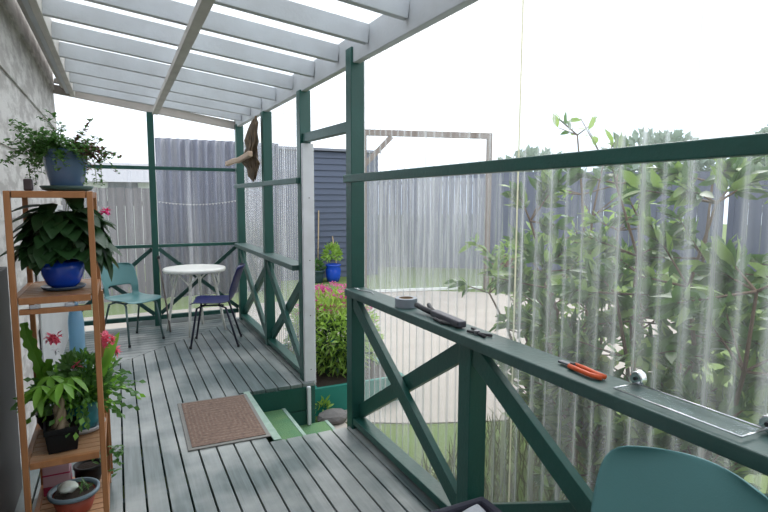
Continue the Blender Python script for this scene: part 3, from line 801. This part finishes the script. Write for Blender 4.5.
# dark pruning tools
t = thing('garden_shears', 'black and grey hand tool with two handles lying on the handrail', 'tool', (1.34, 2.10, RT))
bm = NB(); tube(bm, [(1.335, 2.34, RT + .034), (1.335, 2.27, RT + .027), (1.34, 2.18, RT + .020)], .014, 10); obj('handle', bm, BLACKM, t, smooth=True)
bm = NB(); tube(bm, [(1.375, 2.29, RT + .040), (1.36, 2.24, RT + .028), (1.345, 2.18, RT + .022)], .011, 10); obj('handle', bm, BLACKM, t, smooth=True)
bm = NB(); bar(bm, (1.345, 2.19, RT + .022), (1.33, 1.93, RT + .020), .044, .030, (0, 0, 1)); obj('tool_body', bm, mat('charcoal_metal', (.07, .07, .085), .45, metal=.3), t, bevel=.006)
bm = NB(); bar(bm, (1.345, 2.12, RT + .010), (1.30, 2.04, RT + .0095), .022, .014, (0, 0, 1)); tube(bm, [(1.31, 2.13, RT + .009), (1.30, 2.05, RT + .009), (1.32, 1.98, RT + .009)], .008, 8); obj('strap', bm, BLACKM, t)
t = thing('pliers', 'small dark pliers open on the handrail past the two-handled tool', 'tool', (1.335, 1.83, RT))
bm = NB(); tube(bm, [(1.36, 1.90, RT + .007), (1.35, 1.86, RT + .012), (1.33, 1.82, RT + .007), (1.325, 1.76, RT + .007)], .006, 8); obj('handle', bm, BLACKM, t, smooth=True)
bm = NB(); tube(bm, [(1.315, 1.87, RT + .007), (1.325, 1.84, RT + .007), (1.34, 1.80, RT + .007), (1.36, 1.76, RT + .007)], .006, 8); obj('handle', bm, BLACKM, t, smooth=True)
bm = NB(); lathe(bm, [(0, 0), (.012, 0), (.012, .018), (0, .018)], (1.332, 1.825, RT), 12); obj('pivot', bm, GREYM, t)
# secateurs
t = thing('secateurs', 'orange handled secateurs lying on the handrail near the teal chair', 'tool', (1.34, 1.22, RT))
for pts in ([(1.335, 1.31, RT + .011), (1.330, 1.265, RT + .011), (1.325, 1.21, RT + .011), (1.335, 1.175, RT + .011)], [(1.362, 1.31, RT + .011), (1.362, 1.265, RT + .011), (1.352, 1.21, RT + .011), (1.35, 1.175, RT + .011)]):
    bm = NB(); tube(bm, pts, .0085, 8); obj('handle', bm, ORANGE, t, smooth=True)
bm = NB(); bar(bm, (1.35, 1.30, RT + .011), (1.352, 1.37, RT + .009), .02, .008, (0, 0, 1)); obj('blade', bm, GREYM, t, bevel=.002)
bm = NB(); lathe(bm, [(0, 0), (.009, 0), (.009, .02), (0, .02)], (1.35, 1.31, RT), 12); obj('pivot', bm, BLACKM, t)
# glass shelf with chrome frame and round fixings
t = thing('glass_shelf', 'chrome framed glass bathroom shelf lying on the handrail', 'shelf', (1.34, .92, RT))
X0, X1, Y0, Y1, zt = 1.292, 1.388, .725, 1.09, RT + .012
bm = NB(); box(bm, X0, X1, Y0, Y1, zt - .002, zt + .002); obj('glass_plate', bm, GLASS, t)
bm = NB()
for a, b in (((X0, Y0), (X1, Y0)), ((X1, Y0), (X1, Y1)), ((X1, Y1), (X0, Y1)), ((X0, Y1), (X0, Y0))):
    tube(bm, [(a[0], a[1], zt), (b[0], b[1], zt)], .0028, 6)
obj('frame', bm, CHROME, t, smooth=True)
for y in (Y0 - .004, Y1 + .004):
    bm = NB(); r_ = bmesh.ops.create_cone(bm, cap_ends=True, segments=24, radius1=.025, radius2=.021, depth=.022)
    bmesh.ops.rotate(bm, verts=bm.verts, cent=(0, 0, 0), matrix=Matrix.Rotation(-PI / 2, 3, 'Y')); bmesh.ops.translate(bm, verts=bm.verts, vec=(X1 + .010, y, RT + .026))
    f = obj('wall_fixing', bm, CHROME, t, bevel=.003)
    bm = NB(); lathe(bm, [(0, 0), (.006, 0), (.006, .004), (0, .004)], (0, 0, 0), 12); bmesh.ops.rotate(bm, verts=bm.verts, cent=(0, 0, 0), matrix=Matrix.Rotation(-PI / 2, 3, 'Y')); bmesh.ops.translate(bm, verts=bm.verts, vec=(X1 - .0015, y, RT + .026))
    obj('screw', bm, BLACKM, f)

# ------------------------------------------------------------------ stool with folded cloth, bottom edge of the view
ZS = -.072
t = thing('low_stool', 'small wooden stool by the railing under a folded cloth', 'stool', (.92, 1.30, 0))
bm = NB(); box(bm, .78, 1.06, 1.14, 1.40, .50 + ZS, .525 + ZS); obj('seat', bm, OLDWOOD, t, bevel=.004)
for x in (.80, 1.02):
    for y in (1.16, 1.36):
        bm = NB(); box(bm, x, x + .025, y, y + .025, 0, .499 + ZS); obj('leg', bm, OLDWOOD, t)
bm = NB(); g = 14
rows = []
for i in range(g + 1):
    rows.append([])
    for j in range(g + 1):
        u, v = i / g * 2 - 1, j / g * 2 - 1; e = max(abs(u), abs(v))
        z = .58 + ZS + .008 * math.sin(u * 5 + 1) * math.cos(v * 4) - (.05 * max(0, e - .8) / .2)
        rows[i].append(bm.verts.new((.915 + u * .13, 1.275 + v * .12, z)))
for i in range(g):
    for j in range(g): bm.faces.new((rows[i][j], rows[i + 1][j], rows[i + 1][j + 1], rows[i][j + 1]))
t = thing('folded_cloth', 'pale grey folded cloth with dark edging on the low stool', 'cloth', (.915, 1.275, .526 + ZS))
obj('cloth', bm, CLOTHW, t, smooth=True)
bm = NB(); box(bm, .79, 1.04, 1.16, 1.39, .526 + ZS, .562 + ZS); obj('dark_lining', bm, CLOTHD, t, bevel=.015)
bm = NB(); box(bm, 1.035, 1.062, 1.15, 1.385, .526 + ZS, .586 + ZS); box(bm, .80, 1.06, 1.375, 1.40, .526 + ZS, .586 + ZS); obj('edging', bm, CLOTHD, t, bevel=.010)

# ------------------------------------------------------------------ garden
G = -.5
gr = struct('lawn', 'green garden lawn')
bm = NB(); box(bm, -30, 45, -12, 60, G - .1, G); obj('grass_surface', bm, LAWN, gr)
pa = struct('concrete_path', 'pale concrete paving around the veranda')
bm = NB()
ring = [(1.75, 4.35), (2.3, 4.05), (3.2, 3.7), (4.4, 3.5), (6.2, 4.2), (8.2, 5.8), (8.4, 7.6), (6.9, 9.40), (5.86, 10.15), (4.9, 10.7), (3.4, 8.4), (2.3, 6.2)]
a = [bm.verts.new((x, y, G + .012)) for x, y in ring]; b = [bm.verts.new((x, y, G - .02)) for x, y in ring]
bm.faces.new(a)
for k in range(len(a)):
    j = (k + 1) % len(a); bm.faces.new((b[k], b[j], a[j], a[k]))
obj('paving', bm, CONC, pa)
bm = NB(); box(bm, -2.2, 3.0, 7.1, 10.2, G - .02, G + .010); obj('paving', bm, CONC, pa)
bm = NB(); box(bm, 1.44, 1.75, 3.0, 4.4, G - .02, G + .008); obj('paving', bm, CONC, pa)

# long grass beside the near wall
bm = NB()
for k in range(5200):
    x = random.uniform(1.55, 3.6); y = random.uniform(-.4, 4.1)
    if y > 3.0 + (x - 1.5) * .45: continue
    leaf(bm, (x, y, G - .005), (random.uniform(-.4, .4), random.uniform(-.4, .4), 1), random.uniform(.07, .30), .012, nrm=rdir(-.2, .2), droop=.3, seg=3)
o = solo('long_grass', bm, GRASSB, 'uncut yellow green grass growing beside the veranda', 'grass', (2.3, 1.5, G)); o['kind'] = 'stuff'

# grey-blue shed seen through the doorway
t = thing('garden_shed', 'blue-grey shed with horizontal cladding behind the blue pot', 'shed', (4.7, 13.2, G))
bm = NB(); z = G
while z < 2.62:
    ring = [(12.86, z), (12.89, z + .15), (12.95, z + .15), (12.95, z)]
    A = [bm.verts.new((3.2, y, q)) for y, q in ring]; B = [bm.verts.new((6.15, y, q)) for y, q in ring]
    bm.faces.new(A); bm.faces.new(B[::-1])
    for k in range(4):
        j = (k + 1) % 4; bm.faces.new((A[k], A[j], B[j], B[k]))
    z += .15
obj('cladding', bm, SHED, t)
bm = NB(); box(bm, 3.22, 6.13, 12.96, 15.0, G, 2.6); obj('walls', bm, SHED, t)
bm = NB(); bar(bm, (4.67, 12.78, 2.70), (4.67, 15.1, 2.78), 3.05, .06, (0, 0, 1)); obj('roof', bm, mat('shed_roof', (.2, .21, .26), .6), t)

# tall dark fence facing the end wall, lower fence to its left
def board_fence(name, label, p0, p1, h, m, bw=.14, cat='fence', base=G, posts=True):
    p0 = Vector((*p0, base)); p1 = Vector((*p1, base)); L = (p1 - p0).length; d = (p1 - p0).normalized(); nrm = Vector((-d.y, d.x, 0))
    t = thing(name, label, cat, (p0 + p1) / 2)
    bm = NB(); s = 0; k = 0
    while s < L - .01:
        w = min(bw, L - s); c = p0 + d * (s + w / 2) + nrm * (.012 * (k % 2))
        bar(bm, c, c + Vector((0, 0, h + random.uniform(-.01, .01))), w - .008, .018, nrm); s += bw; k += 1
    obj('boards', bm, m, t)
    for z in (.3, h - .3):
        bm = NB(); bar(bm, p0 + Vector((0, 0, z)) + nrm * .06, p1 + Vector((0, 0, z)) + nrm * .06, .09, .045, nrm); obj('rail', bm, m, t)
    n_ = max(2, int(L / 2.4) + 1)
    for k in range(n_):
        c = p0 + d * (.05 + (L - .1) * k / (n_ - 1)) + nrm * .13; bm = NB(); bar(bm, c, c + Vector((0, 0, h)), .09, .09, nrm); obj('post', bm, m, t)
    return t
t = thing('metal_fence', 'tall blue-grey corrugated metal fence behind the round table', 'fence', (1.95, 11.55, G))
sh2 = corr(.72, 3.15, G + .02, 2.66, lambda u, v, n: (u, 11.5 + n, v), amp=.05, pitch=.17, per=10)
obj('metal_sheet', sh2, mat('blue_grey_metal', (.075, .085, .14), .6, noise=.3, nscale=2), t, smooth=True, solid=.002)
for x in (.80, 1.95, 3.08):
    bm = NB(); box(bm, x - .045, x + .045, 11.556, 11.65, G, 2.62); obj('post', bm, SHED_D, t)
for z in (.1, 2.1):
    bm = NB(); box(bm, .75, 3.12, 11.651, 11.69, z, z + .09); obj('rail', bm, SHED_D, t)
board_fence('board_fence', 'lower grey board fence behind the far teal chair', (-3.3, 11.6), (.66, 11.6), 2.19, FENCEG, .15)
board_fence('board_fence', 'long blue-grey board fence across the back of the lawn', (6.2, 14.9), (14.5, 9.0), 2.75, SHED_D, .17)
board_fence('board_fence', 'blue-grey board fence at the right side behind the leafy shrub', (14.5, 8.9), (14.5, -3.0), 2.75, SHED_D, .17)
t = thing('neighbouring_house', 'pale neighbouring house seen over the lower grey fence', 'house', (-1.0, 19, G))
bm = NB(); box(bm, -4.5, 1.15, 18, 24, G, 1.95); obj('walls', bm, PALEHOUSE, t)
bm = NB()
vs = [bm.verts.new(p) for p in ((-4.9, 17.6, 1.96), (1.5, 17.6, 1.96), (1.5, 24.4, 1.96), (-4.9, 24.4, 1.96), (-4.9, 21, 2.7), (1.5, 21, 2.7))]
for f in ((0, 1, 5, 4), (2, 3, 4, 5), (0, 4, 3), (1, 2, 5), (0, 3, 2, 1)): bm.faces.new([vs[i] for i in f])
obj('roof', bm, ROOFG, t)
bm = NB(); box(bm, -.2, .6, 17.95, 18.0, 1.3, 2.0); obj('window', bm, mat('window_dark', (.08, .1, .12), .2), t)

# timber frame with a plastic infill on the lawn edge
t = thing('timber_screen', 'weathered timber frame holding grey plastic beyond the paving', 'screen', (6.0, 10.2, G))
A_, B_ = Vector((4.62, 10.35, G)), Vector((7.30, 9.70, G)); dd = (B_ - A_).normalized(); nn = Vector((-dd.y, dd.x, 0))
for p in (A_, B_):
    bm = NB(); bar(bm, p, p + Vector((0, 0, 3.30)), .10, .10, nn); obj('post', bm, OLDWOOD, t, bevel=.004)
bm = NB(); bar(bm, A_ - dd * .05 + Vector((0, 0, 3.35)), B_ + dd * .05 + Vector((0, 0, 3.35)), .12, .10, nn); obj('top_beam', bm, OLDWOOD, t, bevel=.004)
bm = NB(); bar(bm, A_ + Vector((0, 0, 2.68)), A_ + dd * .58 + Vector((0, 0, 3.28)), .10, .06, nn); obj('corner_brace', bm, OLDWOOD, t)
bm = NB(); bar(bm, A_ + dd * .1 + Vector((0, 0, .05)), B_ - dd * .1 + Vector((0, 0, .05)), .05, .05, nn); obj('bottom_bar', bm, PALEHOUSE, t)
sh_ = corr(.06, (B_ - A_).length - .06, .08, 2.45, lambda u, v, n: A_ + dd * u + nn * n + Vector((0, 0, v)), amp=.02, pitch=.152)
obj('plastic_infill', sh_, plastic_mat('grey_plastic_infill', (.8, .82, .88), .12, .6, .25), t, smooth=True)

# pots by the shed
c = (4.65, 12.25, G)
t = thing('potted_plant', 'yellow green plant in a bright blue pot on the lawn by the shed', 'plant', c)
bm = NB(); lathe(bm, [(0, 0), (.14, 0), (.18, .12), (.19, .28), (.17, .37), (.19, .39), (.19, .42), (.16, .42), (.15, .36), (0, .36)], c, 24); obj('pot', bm, COBALT, t, smooth=True)
bm = NB(); leafy(bm, (c[0] - .02, c[1], G + .62), .20, .18, .26, 220, .12, .05); obj('foliage', bm, LEAF_YL, t)
c = (4.20, 12.25, G)
t = thing('potted_plant', 'low dark pot with green leaves left of the blue pot', 'plant', c)
bm = NB(); lathe(bm, pot_prof(.17, .21, .30, .01, .02), c, 24); obj('pot', bm, mat('dark_teal_pot', (.03, .06, .075), .5), t, smooth=True)
bm = NB(); leafy(bm, (c[0], c[1], G + .36), .18, .15, .14, 120, .12, .05); obj('foliage', bm, LEAF_MD, t)
for (x0, z0), (x1, z1), lb in (((4.14, G + .26), (4.19, 1.25), 'bamboo cane leaning on the shed at the left'), ((4.36, G), (4.50, 1.20), 'bamboo cane leaning on the shed next to the blue pot'), ((4.90, G), (4.86, .55), 'short bamboo cane leaning on the shed right of the blue pot')):
    bm = NB(); tube(bm, [(x0, 12.55 if z0 == G else 12.32, z0), (x1, 12.84, z1)], .016, 6)
    solo('bamboo_cane', bm, CANE, lb, 'cane', (x0, 12.55, z0), group='bamboo canes by the shed', smooth=True)

# raised planter with flowering shrub just outside the doorway
t = thing('planter_box', 'teal painted timber planter box outside the doorway', 'planter', (1.95, 4.95, G))
bm = NB(); box(bm, 1.56, 2.5, 4.60, 4.64, G, G + .26); box(bm, 1.56, 2.5, 6.2, 6.24, G, G + .26); box(bm, 1.56, 1.60, 4.64, 6.2, G, G + .26); box(bm, 2.46, 2.5, 4.64, 6.2, G, G + .26)
obj('side_boards', bm, TEALBOX, t, bevel=.004)
bm = NB(); box(bm, 1.60, 2.46, 4.64, 6.2, G, G + .22); obj('soil', bm, SOIL, t)
t = thing('flowering_shrub', 'bushy shrub with magenta flower heads growing in the teal planter', 'shrub', (2.0, 5.3, G + .22))
bm = NB(); leafy(bm, (2.02, 5.35, .08), .44, .66, .42, 2600, .11, .022, -.9)
obj('foliage', bm, LEAF_YL, t)
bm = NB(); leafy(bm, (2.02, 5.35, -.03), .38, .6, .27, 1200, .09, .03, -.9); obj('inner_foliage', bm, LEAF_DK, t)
bm = NB()
for k in range(80):
    a = random.uniform(0, 2 * PI); r = math.sqrt(random.random())
    q = Vector((2.10 + math.cos(a) * r * .42, 5.55 + math.sin(a) * r * .62, .54 - .32 * r * r + random.uniform(-.04, .05)))
    for j in range(26): leaf(bm, q + Vector((random.uniform(-.05, .05), random.uniform(-.05, .05), random.uniform(-.01, .015))), rdir(-.1, 1), .024, .02, seg=2)
obj('flower', bm, MAGENTA, t)
bm = NB(); blob(bm, (1.66, 4.42, G + .05), .15, .12, .06, 2, .08)
solo('paving_stone', bm, STONE, 'rough grey stone lying at the foot of the steps', 'stone', (1.66, 4.42, G), smooth=False)
bm = NB(); leafy(bm, (1.60, 4.56, G + .06), .09, .05, .08, 60, .09, .02, 0)
solo('weed', bm, LEAF_YL, 'small green weed growing between stone and planter', 'plant', (1.60, 4.56, G))

# large leafy shrub right behind the plastic
def shrub(label, base, stems, n, L, W, fm, fm2, seed, name='leafy_shrub'):
    random.seed(seed)
    t = thing(name, label, 'shrub', base)
    bs = NB(); b1 = NB(); b2 = NB(); tips = []
    for (dx, dy, h) in stems:
        p = Vector(base); top = Vector(base) + Vector((dx, dy, h)); pts = [p.lerp(top, s / 6) + Vector((random.uniform(-.04, .04), random.uniform(-.04, .04), .05 * math.sin(s))) for s in range(7)]
        pts[0] = p; tube(bs, pts, .022, 6, .006)
        for s in range(1, 7):
            for j in range(4):
                d = rdir(-.1, .9); q = pts[s] + d * random.uniform(.15, .38); tube(bs, [pts[s], q], .006, 4, .003, cap=False); tips.append((pts[s], q))
    for a, b in tips:
        for k in range(n):
            q = a.lerp(b, random.uniform(.35, 1.05)); d = ((b - a).normalized() + rdir() * .9).normalized()
            leaf(b1 if random.random() < .72 else b2, q, d, L * random.uniform(.6, 1.2), W * random.uniform(.7, 1.2), nrm=rdir(.0, 1), droop=.25, seg=3)
    obj('branches', bs, STEM, t, smooth=True); obj('foliage', b1, fm, t, smooth=True); obj('pale_foliage', b2, fm2, t, smooth=True)
    return t
shrub('tall leafy shrub pressed close behind the corrugated plastic at the right', (2.35, 1.75, G),
      [(-.45, .45, 1.9), (-.2, .6, 1.6), (.1, .3, 2.1), (.35, .0, 2.1), (-.1, -.3, 2.0), (.3, -.6, 2.05), (-.4, -.1, 1.6), (-.35, -.7, 1.7), (.6, .6, 1.9), (.1, -.9, 1.9), (-.5, .2, 1.2), (-.4, -.5, 1.1)],
      22, .115, .040, LEAF_SHRUB, LEAF_SHRUB2, 3)
shrub('lower spreading shrub behind the plastic left of the tall shrub', (2.85, 2.75, G),
      [(-.5, .35, 1.35), (-.2, .5, 1.5), (.2, .4, 1.7), (.3, -.1, 1.8), (-.35, -.1, 1.3), (-.3, .15, .9)], 11, .12, .042, LEAF_SHRUB2, LEAF_SHRUB, 5)
shrub('thin sapling rising above the upper rail beside the tall shrub', (3.25, 3.0, G), [(-.05, .1, 2.50), (-.0, .0, 2.3)], 3, .11, .05, LEAF_YL, LEAF_MD, 8, 'sapling')
random.seed(21)
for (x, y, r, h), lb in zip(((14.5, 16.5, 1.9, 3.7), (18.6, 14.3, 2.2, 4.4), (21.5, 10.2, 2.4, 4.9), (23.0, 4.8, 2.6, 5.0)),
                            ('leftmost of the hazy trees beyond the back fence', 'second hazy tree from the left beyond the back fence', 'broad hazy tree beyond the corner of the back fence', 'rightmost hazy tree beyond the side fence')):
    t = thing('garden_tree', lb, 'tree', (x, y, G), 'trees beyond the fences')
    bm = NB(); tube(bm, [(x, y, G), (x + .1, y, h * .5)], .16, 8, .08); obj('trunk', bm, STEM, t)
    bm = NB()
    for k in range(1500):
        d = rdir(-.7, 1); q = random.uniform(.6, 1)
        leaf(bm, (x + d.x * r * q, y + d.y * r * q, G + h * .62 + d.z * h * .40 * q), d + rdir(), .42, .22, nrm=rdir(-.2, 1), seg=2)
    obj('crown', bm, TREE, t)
# bricks at the foot of the back fence
t = thing('brick_stack', 'small stack of red bricks on the lawn before the back fence', 'bricks', (9.3, 11.6, G))
for k in range(4):
    for j in range(2):
        bm = NB(); box(bm, 9.0 + j * .42, 9.38 + j * .42, 11.5, 11.72, G + .12 * k, G + .12 * k + .11); obj('brick', bm, BRICK, t, bevel=.006)
c = (9.1, 11.0, G)
bm = NB(); leafy(bm, (9.1, 11.1, G + .55), .3, .3, .4, 160, .18, .08, -.5)
# garden plant above bricks
solo('lawn_plant', bm, LEAF_YL, 'round green plant growing in front of the brick stack', 'plant', c)

# ------------------------------------------------------------------ sky and sun
w = bpy.data.worlds.new('World'); S.world = w; w.use_nodes = True
n = w.node_tree.nodes; l = w.node_tree.links
bg = n['Background']; tc = n.new('ShaderNodeTexCoord'); nz = n.new('ShaderNodeTexNoise'); nz.inputs['Scale'].default_value = 1.8; nz.inputs['Detail'].default_value = 5
l.new(tc.outputs['Generated'], nz.inputs[0])
r = n.new('ShaderNodeValToRGB'); r.color_ramp.elements[0].position = .40; r.color_ramp.elements[0].color = (.72, .86, 1, 1)
r.color_ramp.elements[1].position = .58; r.color_ramp.elements[1].color = (1, 1, 1, 1)
l.new(nz.outputs['Fac'], r.inputs[0]); l.new(r.outputs[0], bg.inputs[0]); bg.inputs[1].default_value = 1.6
sd = bpy.data.lights.new('sun', 'SUN'); sd.energy = 1.8; sd.angle = math.radians(35); sd.color = (1, .97, .92)
so = bpy.data.objects.new('sun', sd); COL.objects.link(so)
so.rotation_euler = Vector((-.55, -.45, -.72)).to_track_quat('-Z', 'Y').to_euler()

# ------------------------------------------------------------------ camera
cam = bpy.data.cameras.new('camera'); co = bpy.data.objects.new('camera', cam); COL.objects.link(co); S.camera = co
yaw, pit, rol = .4569, .10537, .00298
F = Vector((math.sin(yaw) * math.cos(pit), math.cos(yaw) * math.cos(pit), -math.sin(pit)))
R = Vector((math.cos(yaw), -math.sin(yaw), 0)); U = R.cross(F)
R2 = R * math.cos(rol) + U * math.sin(rol); U2 = -R * math.sin(rol) + U * math.cos(rol)
M = Matrix((R2, U2, -F)).transposed().to_4x4(); M.translation = Vector((0, 0, 1.5)); co.matrix_world = M
cam.sensor_fit = 'HORIZONTAL'; cam.sensor_width = 36; cam.lens = 542.4 / 768 * 36; cam.clip_start = .02; cam.clip_end = 200
S.view_settings.view_transform = 'Standard'; S.view_settings.look = 'None'; S.view_settings.gamma = 1; S.view_settings.use_curve_mapping = False
S.view_settings.exposure = 0.35
